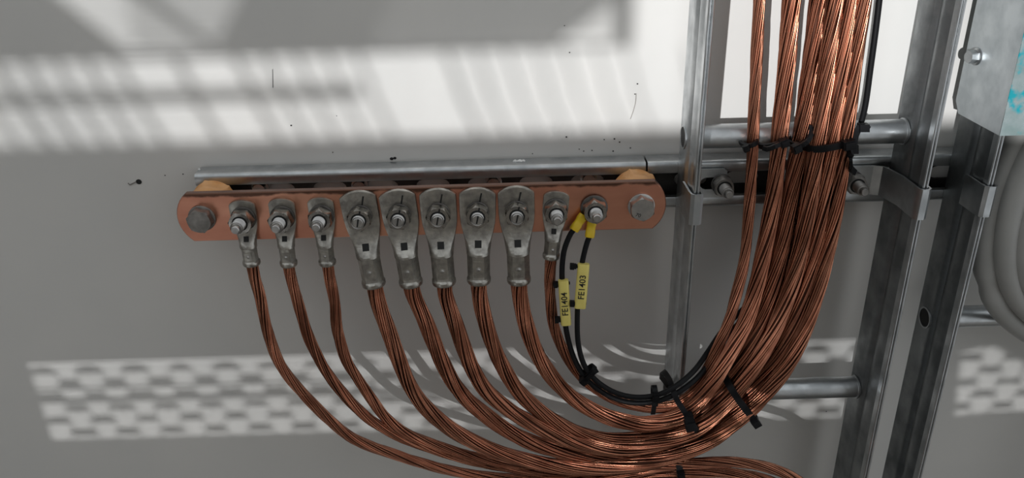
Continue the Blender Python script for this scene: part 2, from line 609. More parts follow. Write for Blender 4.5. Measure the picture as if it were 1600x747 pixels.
def stud_set(pos, length, label, group, mat='steel', rot=0.0, af=16.0, washer=10.0, dog=False, mark=False, name='clamping_stud'):
    """threaded stud with washer and nut, pos on the surface it clamps"""
    root = empty(name, pos, label, 'stud', group)
    g = Geo()
    g.revolve(pos, OUTW, [(0.0, washer * MM), (.0013, washer * MM), (.0016, (washer - .4) * MM)], 28)
    g.obj('flat_washer', M['washer'], root, True)
    g = Geo()
    g.revolve(pos, OUTW, [(.0016, 8.2 * MM), (.0034, 8.2 * MM), (.0036, 7.8 * MM)], 24)
    g.obj('spring_washer', M['washer'], root, True)
    g = Geo()
    add_hex(g, pos, OUTW, af, 3.6, 11.0, rot, 1.2)
    g.obj('nut', M['nut' if mat == 'steel' else mat], root, True)
    # dark ring painted as shade in the gap around the stud, then threaded stud
    g = Geo()
    g.revolve(pos, OUTW, [(.0110, 6.0 * MM), (.01115, 6.0 * MM), (.01116, 5.0 * MM)], 24)
    g.obj('nut_gap_shade', M['dark'], root)
    prof = []
    h = 9.0
    top = 11.0 + length
    tip = 3.4 if dog else 4.2
    end = top - (4.5 if dog else 1.0)
    while h < end:
        prof += [(h * MM, 4.25 * MM), ((h + .55) * MM, 4.85 * MM)]
        h += 1.1
    prof.append((end * MM, 4.4 * MM))
    if dog:
        prof += [((end + .5) * MM, tip * MM), ((top - .5) * MM, tip * MM * .93), (top * MM, tip * .78 * MM)]
    else:
        prof += [(top * MM, 3.6 * MM)]
    g = Geo()
    g.revolve(pos, OUTW, prof, 18)
    g.obj('threaded_stud', M[mat], root, True)
    if mark:
        g = Geo()
        a = Vector((0.22, 0, 1)).normalized()
        g.box(Vector(pos) + OUTW * (top * MM) + a * .0002, a * .0033, OUTW * .00012, Vector((a.z, 0, -a.x)) * .0006)
        g.box(Vector(pos) + OUTW * .0112 + a * .0068, a * .0016, OUTW * .00015, Vector((a.z, 0, -a.x)) * .0006)
        g.box(Vector(pos) + OUTW * .00015 + a * .0122, a * .0038, OUTW * .00025, Vector((a.z, 0, -a.x)) * .0006)
        g.obj('torque_mark', M['ink'], root)
    return root


def text_mesh(name, s, size, mat, origin, xdir, ydir, parent, bold=0.0):
    cu = bpy.data.curves.new(name, 'FONT')
    cu.body = s
    cu.size = size
    cu.align_x = 'CENTER'
    cu.align_y = 'CENTER'
    cu.extrude = 0.00008
    cu.offset = bold
    t = bpy.data.objects.new(name + '_tmp', cu)
    COL.objects.link(t)
    bpy.context.view_layer.update()
    me = bpy.data.meshes.new_from_object(t.evaluated_get(bpy.context.evaluated_depsgraph_get()))
    bpy.data.objects.remove(t)
    me.materials.clear()
    me.materials.append(mat)
    x = Vector(xdir).normalized()
    y = Vector(ydir).normalized()
    z = x.cross(y)
    mtx = Matrix((x, y, z)).transposed().to_4x4()
    mtx.translation = Vector(origin)
    me.transform(mtx)
    o = bpy.data.objects.new(name, me)
    COL.objects.link(o)
    o.parent = parent
    o.matrix_parent_inverse = parent.matrix_world.inverted()
    return o


def hex_bolt(pos, label, mat, af=17.0, rot=0.2, text=None, name='hex_bolt', washer=10.5, h=7.0, axis=OUTW, cat='bolt'):
    root = empty(name, pos, label, cat)
    g = Geo()
    g.revolve(pos, axis, [(0, washer * MM), (.0016, washer * MM), (.0019, (washer - .4) * MM)], 28)
    g.obj('washer', M[mat], root, True)
    g = Geo()
    add_hex(g, pos, axis, af, 1.9, 1.9 + h, rot, 1.2)
    g.obj('bolt_head', M[mat], root, True)
    if text:
        text_mesh('lettering', text, .0042, M['dark'], Vector(pos) + OUTW * ((1.95 + h) * MM) + Vector((-.0035, 0, -.0042)), (1, 0, -.35), (.35, 0, 1), root)
    return root


# wall fixing bolts inside the strut
k = 0
for px, py, where in ((408, 292, 'nearest the left insulator'), (563, 288, 'above the leftmost wide lug'),
                      (771, 283, 'above the gap between two wide lugs'), (919, 277, 'above the yellow terminals')):
    p = P(px, py, 6)
    p = Vector((p.x, -.0068, p.z))
    hex_bolt(p, 'small hex screw inside strut ' + where, 'steel', 10.0, 0.3 * k, None, 'wall_screw', 7.0, 5.0, cat='screw')
    k += 1

# ------------------------------------------------------------------ busbar on two insulators
XL_, XR_ = -167.7, 171.7
BAR0, BAR1 = 56.0, 62.0
xe0, xe1 = end_x(276, 338, BAR1), end_x(1041, 320, BAR1)


def bar_outline():
    pts = []
    s = 9.5
    h = 20.0
    R = (h * h + s * s) / (2 * s)
    a0 = math.asin(h / R)
    for k in range(13):
        a = -a0 + 2 * a0 * k / 12
        pts.append((xe1 - R + R * math.cos(a), R * math.sin(a)))
    for k in range(13):
        a = math.pi - a0 + 2 * a0 * k / 12
        pts.append((xe0 + R + R * math.cos(a), R * math.sin(a)))
    return pts


g = Geo()
o2 = bar_outline()
shr = [(x * (1 - .7 / 190), z * (1 - .7 / 20)) for x, z in o2]
g.loft([[W(x, BAR0, z) for x, z in shr], [W(x, BAR0 + .7, z) for x, z in o2], [W(x, BAR1 - .7, z) for x, z in o2], [W(x, BAR1, z) for x, z in shr]])
bar = tag(g.obj('earth_busbar', M['bar']), 'flat copper earthing bar with rounded ends carrying a row of lugs', 'busbar')

for bx, lab in ((XL_, 'tan resin standoff insulator behind left end of copper bar'), (XR_, 'tan resin standoff insulator behind right end of copper bar')):
    root = empty('standoff_insulator', W(bx, 21, 0), lab, 'insulator')
    def lob(a, h):
        k = (a % (math.pi / 3)) - math.pi / 6
        hexr = 0.90 / math.cos(k)
        return hexr if h > .009 and h < .020 else 1.0
    g = Geo()
    g.revolve(W(bx, 21.2, 0), OUTW, [(0, .0135), (.002, .0145), (.0055, .0165), (.0085, .0184), (.0092, .0190), (.0185, .0190), (.0202, .0182),
                                     (.025, .0178), (.030, .0150), (.0346, .0140)], 48, lobes=lob)
    g.obj('resin_body', M['insul'], root, True)
    g = Geo()
    g.revolve(W(bx, 21.2, 0), OUTW, [(-.004, .005), (0.0, .005)], 16)
    g.obj('mounting_stud', M['steel'], root)

hex_bolt(W(XL_, BAR1, 0), 'dull hex bolt through the left end of copper bar', 'steel_dull', 17.5, 0.25)
hex_bolt(W(XR_, BAR1, 0), 'shiny hex bolt through the right end of copper bar', 'steel', 17.5, 0.1, '70')

# ------------------------------------------------------------------ bare copper cables with lugs
def cable_conductor(way, R, nw, lay, parent, seed, step=0.0042, flip=1):
    pts = curve(way, step)
    fr = frames(pts)
    rng = random.Random(seed)
    k = math.pi / nw
    rw = R * k / (1 + k) * 0.96
    rr = R - rw
    tones = []
    g = Geo()
    for i in range(nw):
        ph0 = 2 * math.pi * i / nw + rng.uniform(-.08, .08)
        a1, a2 = rng.uniform(0, 6.28), rng.uniform(0, 6.28)
        wob = rng.uniform(.04, .14)
        jr = rng.uniform(.03, .12)
        L = 0.0
        path = []
        for j, (p, (t, u, w)) in enumerate(zip(pts, fr)):
            s = j * step
            ph = ph0 + flip * 2 * math.pi * s / lay + wob * math.sin(s * 55 + a1)
            q = rr * (1 + jr * math.sin(s * 38 + a2))
            path.append(p + (u * math.cos(ph) + w * math.sin(ph)) * q)
        g.tube(path, rw * rng.uniform(.9, 1.05), 6, True)
        tv = rng.choice((.5, .62, .72, .8, .88, 1.0, 1.0, 1.15))
        tones += [(tv * rng.uniform(.97, 1.03), tv * .98, tv * .96, 1.0)] * (len(path) * 6)
    c = g.obj('stranded_conductor', M['copper'], parent, 'all')
    ca = c.data.color_attributes.new('tarnish', 'FLOAT_COLOR', 'POINT')
    ca.data.foreach_set('color', [v for t in tones for v in t])
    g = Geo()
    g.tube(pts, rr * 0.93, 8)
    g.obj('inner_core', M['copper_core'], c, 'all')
    return pts


def lug(stud, end, kind, parent):
    """tubular lug; stud = point on the bar under the hole, end = mouth of barrel"""
    big = kind == 'L'
    ax = (end - stud)
    ax.y = 0
    Ltot = ax.length
    ax.normalize()
    out = OUTW
    sd = ax.cross(out)
    q = Ltot / (0.0565 if big else 0.0395)
    if big:
        #      s, half width, z0, z1, squareness (1 = flat plate, 0 = crimped hexagon)
        S = [(-18.6, 2.0, 0, 3.8, 1), (-18.2, 5.5, 0, 4.0, 1), (-17.2, 9.0, 0, 4.0, 1), (-15.6, 12.2, 0, 4.0, 1), (-14.2, 13.9, 0, 4.0, 1), (-12, 14.1, 0, 4.0, 1),
             (2, 14.0, 0, 4.0, 1), (9, 13.4, 0, 4.1, 1), (14, 12.4, 0, 4.6, .95), (19, 11.2, 0, 6.2, .8), (24, 10.1, -.6, 9.2, .55), (28, 9.5, -1.9, 12.6, .3), (30.5, 9.4, -2.6, 15.0, .5), (32.2, 9.3, -2.6, 15.2, .5),
             (32.8, 8.6, -2.0, 14.6, 0), (51.5, 8.5, -2.0, 14.6, 0), (52.0, 8.9, -2.3, 15.0, .0), (53.2, 9.5, -3.0, 15.7, .5), (55.5, 9.6, -3.1, 15.8, .5), (56.5, 9.2, -2.6, 15.3, .5)]
        hole_s, hole_h = 24.0, 9.35
        rc = 6.3
    else:
        S = [(-14.6, 1.6, 0, 2.8, 1), (-14.2, 4.5, 0, 3.0, 1), (-13.2, 7.2, 0, 3.0, 1), (-11.8, 9.2, 0, 3.0, 1), (-10.4, 10.0, 0, 3.0, 1), (-4, 10.1, 0, 3.0, 1),
             (3, 9.9, 0, 3.0, 1), (9, 9.0, 0, 3.3, .95), (13, 8.1, 0, 4.6, .8), (17, 7.2, -.4, 6.8, .5), (20, 6.8, -1.2, 9.0, .3), (22, 6.7, -1.9, 10.7, .5), (24, 6.6, -1.9, 10.9, .5), (24.5, 6.0, -1.4, 10.4, 0),
             (35.0, 5.9, -1.4, 10.4, 0), (35.5, 6.2, -1.7, 10.7, .0), (36.4, 6.8, -2.3, 11.3, .5), (38.4, 6.9, -2.4, 11.4, .5), (39.5, 6.5, -2.0, 11.0, .5)]
        hole_s, hole_h = 16.6, 6.75
        rc = 4.5
    N = 36
    rings = []
    for s, w, z0, z1, sq in S:
        ring = []
        hz = (z1 - z0) / 2
        zc = (z1 + z0) / 2
        for k in range(N):
            a = 2 * math.pi * k / N
            c, sn = math.cos(a), math.sin(a)
            n_ = 9.0
            rs = (abs(c) ** n_ + abs(sn) ** n_) ** (-1 / n_)
            rsq = (rs * c, rs * sn)
            # hexagon with a flat towards the viewer; round when sq == .5
            kk = ((a - math.pi / 6) % (math.pi / 3)) - math.pi / 6
            kk2 = ((a + math.pi / 2 + math.pi / 6) % (math.pi / 3)) - math.pi / 6
            rh = 0.90 / math.cos(kk2)
            if abs(sq - .5) < 1e-6 and s > (30 if big else 21):
                xx, zz = c, sn
            else:
                xx = rsq[0] * sq + rh * c * (1 - sq)
                zz = rsq[1] * sq + rh * sn * (1 - sq)
            ring.append(stud + ax * (s * q * MM) + sd * (xx * w * MM) + out * ((zc + zz * hz) * MM))
        rings.append(ring)
    g = Geo()
    g.loft(rings)
    body = g.obj('cable_lug', M['tin'], parent, True)
    body['label'] = 'tinned crimp lug'
    # dark block painted as the shade of a square inspection hole
    hw = 2.6 if big else 1.9
    sl = Vector(ax * 1.0 + out * (.60 if big else .56)).normalized()
    nn = sd.cross(sl).normalized()
    if nn.dot(out) < 0:
        nn = -nn
    c = stud + ax * (hole_s * q * MM) + out * (hole_h * .94 * MM)
    g = Geo()
    g.box(c, sd * hw * MM, sl * (hw * 1.15) * MM, nn * .0006)
    g.obj('inspection_hole_shade', M['dark'], body)
    # crimp facet with a pressed dot
    s0, s1 = (36.0, 49.5) if big else (27.0, 34.0)
    zf = (14.6 - .9) * 1.0 if big else 9.85
    zf = (6.3 + 8.3 * .90) if big else (4.5 + 5.9 * .90)
    cc = stud + ax * ((s0 + s1) / 2 * q * MM) + out * ((zf + .05) * MM)
    g = Geo()
    g.box(cc, sd * ((3.9 if big else 2.7) * MM), ax * ((s1 - s0) / 2 * q * MM), out * .00045)
    fc = g.obj('crimp_facet', M['tin'], body)
    g = Geo()
    r = 1.5 if big else 1.0
    g.revolve(cc + out * .0002, out, [(0, r * 1.5 * MM), (.0003, r * 1.35 * MM), (.0002, r * MM), (.0007, r * .7 * MM), (.0009, r * .2 * MM)], 14)
    g.obj('pressed_dot', M['steel'], fc, 'all')
    return stud + ax * ((Ltot / MM - 6) * MM) + out * (rc * MM), ax


STUD_PX = [(380.5, 340), (442.7, 340), (502.4, 339.3), (561.4, 339), (623.8, 337), (685.5, 336), (745.7, 336), (808.2, 330.4), (869, 329), (929.3, 326.4)]
END_PX = [(393.7, 413), (451.5, 414), (511.8, 412.5), (584.5, 445), (642.6, 444), (694, 442.5), (748.4, 440), (811, 440), (861, 402.5)]
KIND = 'SSSLLLLLS'
LABELS = ['bare copper cable with narrow lug nearest the left end of bar',
          'bare copper cable with narrow lug, second from left end of bar',
          'bare copper cable with narrow lug, third from left end of bar',
          'thick bare copper cable with wide lug, leftmost of the wide lugs',
          'thick bare copper cable with wide lug, second of the five wide lugs',
          'thick bare copper cable with wide lug, middle of the five wide lugs',
          'thick bare copper cable with wide lug, fourth of the five wide lugs',
          'thick bare copper cable with wide lug, rightmost of the wide lugs',
          'thin bare copper cable with narrow lug beside the yellow terminals']
# way points (photo column, row, distance from wall in mm)
WAY = [
    [(405, 460, 71), (417, 512, 73), (433, 561, 75), (457, 596, 76), (489, 631, 77), (543, 680, 78), (575, 696, 78), (638, 717, 79), (701, 735, 80), (759, 744, 81), (860, 750, 83), (950, 744, 84),
     (1030, 724, 84), (1075, 707, 83), (1110, 688, 83), (1146, 659, 83), (1176, 632, 82), (1204, 600, 80), (1226, 560, 76), (1250, 500, 68), (1283, 400, 56), (1302, 300, 49), (1313, 205, 47.5), (1338, 0, 46), (1352, -110, 46)],
    [(464, 467, 71), (482, 526, 73), (506, 575, 75), (544, 624, 76), (580, 657, 77), (629, 684, 78), (687, 705, 79), (759, 724, 80), (845, 736, 82), (930, 735, 83), (1020, 715, 83),
     (1070, 693, 83), (1108, 672, 83), (1142, 646, 83), (1165, 618, 82), (1192, 580, 80), (1206, 548, 76), (1228, 500, 67), (1261, 400, 55), (1280, 300, 49), (1292, 205, 47.5), (1316, 0, 46), (1330, -110, 46)],
    [(522, 467, 71), (529, 526, 73), (544, 568, 75), (583, 627, 76), (598, 648, 77), (624, 671, 78), (661, 689, 79), (730, 711, 80), (787, 724, 81), (870, 727, 82), (950, 721, 83), (1020, 700, 83),
     (1066, 680, 83), (1100, 658, 83), (1128, 632, 83), (1146, 606, 82), (1170, 570, 79), (1182, 545, 75), (1204, 500, 67), (1236, 400, 55), (1254, 300, 49), (1268, 205, 47.5), (1294, 0, 46), (1308, -110, 46)],
    [(604, 509, 73), (624, 563, 76), (646, 612, 79), (678, 649, 82), (716, 678, 85), (759, 699, 88), (816, 718, 91), (874, 729, 94), (950, 731, 99), (1020, 722, 103), (1073, 706, 104), (1112, 687, 104),
     (1148, 660, 104), (1179, 632, 102), (1207, 600, 99), (1233, 566, 94), (1262, 500, 82), (1290, 400, 69), (1309, 300, 61), (1321, 205, 59), (1347, 0, 57), (1361, -110, 57)],
    [(663, 498, 73), (690, 564, 76), (718, 612, 79), (759, 649, 82), (802, 678, 85), (859, 701, 88), (931, 713, 90), (1000, 710, 92), (1072, 693, 93), (1109, 674, 93), (1140, 648, 93), (1166, 621, 92),
     (1190, 592, 90), (1213, 560, 87), (1241, 500, 79), (1271, 400, 67), (1288, 300, 60), (1301, 205, 58.5), (1327, 0, 56.5), (1341, -110, 56)],
    [(708, 495, 73), (733, 566, 77), (759, 609, 81), (796, 640, 85), (845, 669, 90), (902, 693, 95), (960, 702, 100), (1010, 697, 103), (1070, 680, 104), (1106, 658, 104), (1130, 634, 104), (1151, 609, 103),
     (1172, 580, 100), (1190, 553, 95), (1217, 500, 82), (1249, 400, 68), (1266, 300, 61), (1279, 205, 59), (1305, 0, 57), (1319, -110, 57)],
    [(757, 495, 73), (782, 567, 77), (810, 612, 81), (851, 648, 84), (897, 675, 88), (946, 688, 91), (1005, 683, 93), (1068, 664, 93), (1102, 639, 93), (1122, 616, 93), (1137, 597, 92), (1153, 572, 89), (1168, 547, 85),
     (1190, 500, 75), (1219, 400, 60), (1236, 300, 52), (1253, 205, 49.5), (1279, 0, 48), (1293, -110, 48)],
    [(824, 515, 74), (854, 578, 80), (898, 624, 87), (948, 651, 94), (1009, 663, 101), (1066, 648, 105), (1095, 622, 105), (1110, 602, 104), (1122, 585, 102), (1136, 561, 97), (1147, 540, 91),
     (1166, 500, 79), (1193, 400, 61), (1209, 300, 52), (1219, 205, 49.5), (1237, 0, 48), (1247, -110, 48)],
    [(858.6, 447, 70), (865, 508, 73), (882, 552, 76), (908, 588, 80), (955, 622, 86), (1010, 637, 92), (1058, 632, 95), (1088, 607, 95), (1099, 590, 94), (1109, 571, 92), (1126, 534, 86), (1140, 500, 78), (1164, 400, 58), (1172, 300, 50),
     (1177, 205, 48), (1186, 0, 46), (1192, -110, 46)],
]
LARGE_R, SMALL_R = 6.4 * MM, 4.5 * MM
for i in range(9):
    big = KIND[i] == 'L'
    st = W((i - 4.5) * 30, BAR1, 0)
    en = P(*END_PX[i], 68.5 if big else 66.5)
    root = empty('earth_cable', st, LABELS[i], 'cable', 'bare copper earthing cables')
    mouth, ax = lug(st, en, KIND[i], root)
    way = [mouth, mouth + ax * .016] + [P(*w) for w in WAY[i]]
    cable_conductor(way, LARGE_R if big else SMALL_R, 22 if big else 15, .29 if big else .20, root, 11 + i, flip=1 if i % 2 else 1)
    # stud
    front = (4.0 if big else 3.0)
    sp = st + OUTW * (front * MM)
    where = LABELS[i].split(' with ')[1]
    stud_set(sp, 4.5 if big else 12.5, 'threaded stud and hex nut holding the ' + where, 'studs along the copper bar',
             'steel', [.5, .35, .0, .15, .3, .45, .1, .2, .05][i], 16.5, 9.6 if not big else 9.0, not big, big)
stud_set(W(4.5 * 30, BAR1 + 1.2, 0), 11.0, 'threaded stud and hex nut holding the two yellow terminals', 'studs along the copper bar', 'steel', .12, 17.0, 10.6, True)

# loop of two cables along the bottom edge
for j, (pts, lab) in enumerate((
        ([(820, 790, 82), (900, 765, 88), (970, 745, 94), (1030, 730, 98), (1090, 724, 100), (1145, 722, 100), (1190, 728, 98), (1232, 742, 96), (1275, 770, 94), (1330, 830, 92)],
         'upper bare copper cable arching along bottom edge of the photo'),
        ([(860, 800, 82), (940, 772, 86), (1010, 750, 92), (1060, 742, 94), (1110, 738, 94), (1160, 741, 94), (1205, 752, 93), (1250, 778, 92), (1290, 820, 92)],
         'lower bare copper cable arching along bottom edge of the photo'))):
    root = empty('copper_cable', P(*pts[0]), lab, 'cable', 'bare copper earthing cables')
    cable_conductor([P(*p) for p in pts], 4.6 * MM, 15, .17, root, 60 + j)

# ------------------------------------------------------------------ cable ladders
def rail(parent, X, d0, D, z0, z1, sgn, mat):
    """side rail: stepped web, folded double front edge. sgn = direction of the step"""
    prof = [(0, 0), (0, .36 * D), (.6, .41 * D), (3.0, .47 * D), (2.2, .53 * D), (.6, .60 * D), (.2, .68 * D), (1.0, .78 * D), (2.4, .88 * D), (2.4, D - 2)]
    t = 1.6
    outline = [(X + x, d0 + d) for x, d in prof] + [(X + x + t, d0 + d) for x, d in reversed(prof)]
    g = Geo()
    g.loft([[W(x, d, z) for x, d in outline] for z in (z0, z1)])
    r = g.obj('side_rail', M[mat], parent, True)
    for xx in (X + .9, X + 3.3):
        g = Geo()
        h = [(xx, d0 + D - 7), (xx, d0 + D - .7), (xx + .6, d0 + D), (xx + 1.4, d0 + D), (xx + 2.0, d0 + D - .7), (xx + 2.0, d0 + D - 7)]
        g.loft([[W(x, d, z) for x, d in h] for z in (z0, z1)])
        g.obj('folded_edge', M['galv'], r, True)
    return r


def rung(parent, x0, x1, d, z, r=9.6):
    g = Geo()
    n = 28
    rings = []
    for x, rr in ((x0 - .9, r - 1.4), (x0 - .9, r), (x1 + .9, r), (x1 + .9, r - 1.4)):
        rings.append([W(x, d + rr * math.cos(2 * math.pi * k / n), z + rr * math.sin(2 * math.pi * k / n)) for k in range(n)])
    g.loft(rings, cap=False)
    rings = []
    for x in (x0 - .9, x1 + .9):
        rings.append([W(x, d + (r - 1.4) * math.cos(2 * math.pi * k / n), z + (r - 1.4) * math.sin(2 * math.pi * k / n)) for k in range(n)])
    g.loft(rings, cap=False)
    o = g.obj('rung', M['galv'], parent, True)
    # expanded collars where the tube meets the rails
    for xa in (x0 + 1.8, x1 - 3.4):
        g = Geo()
        g.revolve(W(xa, d, z), (1, 0, 0), [(0, (r + .2) * MM), (.0003, (r + 1.0) * MM), (.0013, (r + 1.0) * MM), (.0016, (r + .2) * MM)], n)
        g.obj('collar', M['galv'], o, True)
    # dark disc standing in for the shadowed tube interior
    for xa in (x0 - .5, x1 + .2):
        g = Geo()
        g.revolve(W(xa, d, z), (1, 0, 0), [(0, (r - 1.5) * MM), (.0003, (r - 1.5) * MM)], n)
        g.obj('tube_opening_shade', M['dark'], o)
    return o


LX, RX = 207.8, 382.8
D0, DD = 21.6, 54.0
ladder = empty('cable_ladder', W((LX + RX) / 2, D0, -700), 'galvanised cable ladder carrying the copper cable bundle', 'ladder')
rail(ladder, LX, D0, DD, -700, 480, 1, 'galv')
rail(ladder, RX - 1.6, D0, DD, -700, 480, -1, 'galv_shaded')
RD = D0 + 12
zr = P(1110, 213, RD).z / MM
zr2 = P(1340, 604, RD).z / MM
rung(ladder, LX, RX, RD, zr)
rung(ladder, LX, RX, RD, zr2)

X2 = P(1432, 497, D0).x / MM
z2 = P(1448, 497, D0 + 14).z / MM
ladder2 = empty('cable_ladder', W(X2 + 90, D0, -700), 'galvanised cable ladder at right edge beside the grey hoses', 'ladder')
rail(ladder2, X2, D0, DD, -700, 480, 1, 'galv_shaded')
rail(ladder2, X2 + 175, D0, DD, -700, 480, -1, 'galv_shaded')
rung(ladder2, X2, X2 + 175, D0 + 13, z2)

# clamps that hold the rails to the strut
def clamp(Xr, side, label, zc=-1.0, hw=12.5, plate=True, hem=0.0):
    """sheet strap: plate on the strut, out along the rail, hooked over its folded front edge. side=+1 plate on the right"""
    root = empty('rail_clamp', W(Xr, D0, zc - hw), label, 'clamp')
    s = side
    # path (x offset from rail, d) measured on the strap's centre line
    if s > 0:
        path = [(40, 23), (14, 23), (9.0, 25), (7.4, 32), (7.4, D0 + DD - 6), (7.2, D0 + DD + .8), (5.6, D0 + DD + 2.2), (1.2, D0 + DD + 2.2), (-.8, D0 + DD + .5), (-1.4, D0 + DD - 4), (-1.5, D0 + DD - 26)]
    else:
        path = [(-46, 23), (-16, 23), (-9.0, 26), (-6.6, 33), (-3.4, 48), (-3.2, D0 + DD - 8), (-3.0, D0 + DD), (-1.4, D0 + DD + 2.2), (3.0, D0 + DD + 2.2), (5.4, D0 + DD), (5.6, D0 + DD - 8)]
    t = .8
    P2 = [Vector((Xr + a, b)) for a, b in path]
    left, right = [], []
    for i, p in enumerate(P2):
        a = P2[max(0, i - 1)]
        b = P2[min(len(P2) - 1, i + 1)]
        n = Vector((-(b - a).y, (b - a).x)).normalized()
        left.append(p + n * t)
        right.append(p - n * t)
    g = Geo()
    i0 = 1
    prof = left[i0:] + right[i0:][::-1]
    g.loft([[W(p.x, p.y, z) for p in prof] for z in (zc - hw, zc + hw)])
    g.obj('hook_strap', M['galv'], root, True)
    # pressed rib across the strap front
    g = Geo()
    a, b = path[0][0], path[1][0]
    xa, xb = sorted((Xr + a, Xr + b))
    slot = stadium((xa + xb) / 2, zc, 9, 5.2)
    c = 2.5
    if s > 0:
        ol = [(xa, zc - hw), (xb - c, zc - hw), (xb, zc - hw + c), (xb, zc + hw - c), (xb - c, zc + hw), (xa, zc + hw)]
    else:
        ol = [(xa + c, zc - hw), (xb, zc - hw), (xb, zc + hw), (xa + c, zc + hw), (xa, zc + hw - c), (xa, zc - hw + c)]
    g.plate(ol, [slot], lambda u, v, tt: W(u, tt, v), 22.0, 23.8)
    g.obj('slotted_plate', M['galv'], root)
    return root


CZ = P(1128, 287, 25).z / MM
clamp(LX, 1, 'galvanised hook clamp holding left rail of the copper cable ladder', CZ)
CZ2 = P(1336, 283, 25).z / MM
clamp(RX, -1, 'galvanised hook clamp holding right rail of the copper cable ladder', CZ2)
CZ3 = CZ
root3 = clamp(X2, 1, 'galvanised hook clamp on rail next to the grey hoses', CZ3)
p = P(1127, 287, 24)
stud_set(Vector((p.x, -.0238, p.z)), 15, 'bolt with hex nut fixing the clamp on left ladder rail', 'clamp bolts', 'steel_dull', .2, 15, 8.6, True, name='clamp_bolt')
p = P(1332, 283, 24)
stud_set(Vector((p.x, -.0238, p.z)), 15, 'bolt with hex nut fixing the clamp on right ladder rail', 'clamp bolts', 'steel_dull', .45, 15, 8.6, True, name='clamp_bolt')

# ------------------------------------------------------------------ ladder cover sheet, top right
cov = empty('ladder_cover', P(1561, 212, 86), 'folded galvanised cover sheet with cyan film at top right corner', 'cover')
xs = P(1494, 165, 24).x / MM
xf = P(1561, 212, 86)
zb = xf.z / MM
xfm = xf.x / MM
zl = P(1496, 179, 30).z / MM
zl2 = P(1492, 157, 22).z / MM
g = Geo()
# side wall: in the depth-height plane at x = xs, leaning to xfm at the front
g.plate([(22, zl2), (29, zb), (86, zb), (86, 480), (22, 480)], [], lambda u, v, t: W(xs + (xfm - xs) * (u - 22) / 64 + t, u, v), 0, 1.2)
g.obj('side_flange', M['galv_lit'], cov)
g = Geo()
g.plate([(xfm, zb), (xfm + 190, zb), (xfm + 190, 480), (xfm, 480)], [], lambda u, v, t: W(u, 86 + t, v), -.6, .6)
g.obj('front_sheet', M['film'], cov)
p = P(1524, 88, 54)
fx = xs + (xfm - xs) * (38 - 22) / 64
p = P(1527, 88, 38)
zz = p.z
pos = W(fx, 38, zz / MM)
hex_bolt(pos, 'shiny hex head screw in side of the galvanised cover sheet', 'galv', 8.5, .2, None, 'cover_screw', 6.6, 6.0, Vector((-1, -.2, 0)), 'screw')

# ------------------------------------------------------------------ grey hoses at right edge
def hose(pts, R, label, kink=None):
    path = curve([P(*p) for p in pts], .006)
    rad = []
    for q in path:
        r = R * MM
        if kink is not None:
            dd = (q - kink).length
            r *= 1 - .16 * math.exp(-(dd / .006) ** 2) + .05 * math.exp(-((dd - .014) / .008) ** 2)
        rad.append(r)
    g = Geo()
    g.tube(path, rad, 20)
    return tag(g.obj('grey_hose', M['hose'], None, 'all'), label, 'hose', 'grey hoses at the right edge')


hose([(1640, 80, 66), (1612, 160, 64), (1583, 240, 62), (1555, 310, 60), (1541, 380, 60), (1544, 430, 60), (1562, 478, 60), (1598, 512, 60), (1660, 545, 60), (1760, 580, 60)], 10.0,
     'outermost grey hose with a crease bending past the right ladder rail', P(1541, 444, 60))
hose([(1690, 80, 72), (1640, 180, 72), (1602, 260, 72), (1580, 330, 72), (1573, 390, 72), (1577, 430, 72), (1594, 470, 72), (1640, 510, 72), (1740, 545, 72)], 9.5,
     'middle grey hose bending beside the outermost hose')
hose([(1740, 100, 78), (1680, 190, 78), (1640, 270, 78), (1612, 340, 78), (1603, 390, 78), (1606, 430, 78), (1622, 465, 78), (1680, 500, 78), (1780, 530, 78)], 9.5,
     'innermost grey hose cut by the right photo edge')

# ------------------------------------------------------------------ black wires with yellow terminals
WA = [(893, 363, 70), (882, 389, 72), (878, 422, 74), (880, 460, 76), (884, 512, 79), (896, 558, 84), (914, 590, 90), (941, 613, 97), (973, 627, 104), (1003, 630, 108), (1034, 625, 110), (1063, 611, 108), (1092, 588, 100),
      (1113, 560, 84), (1140, 520, 60), (1180, 481, 42), (1220, 440, 36), (1243, 385, 36), (1275, 318, 38), (1315, 250, 43), (1345, 195, 48), (1361, 100, 50), (1374, 0, 50), (1385, -110, 50)]
WB = [(919, 374, 70), (910, 408, 73), (905, 446, 76), (902, 492, 80), (904, 541, 85), (916, 577, 90), (943, 604, 97), (974, 618, 104), (1003, 621, 108), (1032, 616, 110), (1058, 602, 108), (1084, 580, 100),
      (1104, 553, 84), (1130, 515, 60), (1170, 474, 42), (1212, 430, 36), (1233, 380, 36), (1264, 316, 38), (1300, 250, 43), (1327, 195, 46), (1342, 100, 47), (1354, 0, 46), (1366, -110, 46)]
fer = [((912, 336), (896, 360)), ((925.5, 343), (921, 371))]
LABW = ['black wire with yellow terminal carrying the marker FE1404', 'black wire with yellow terminal carrying the marker FE1403']
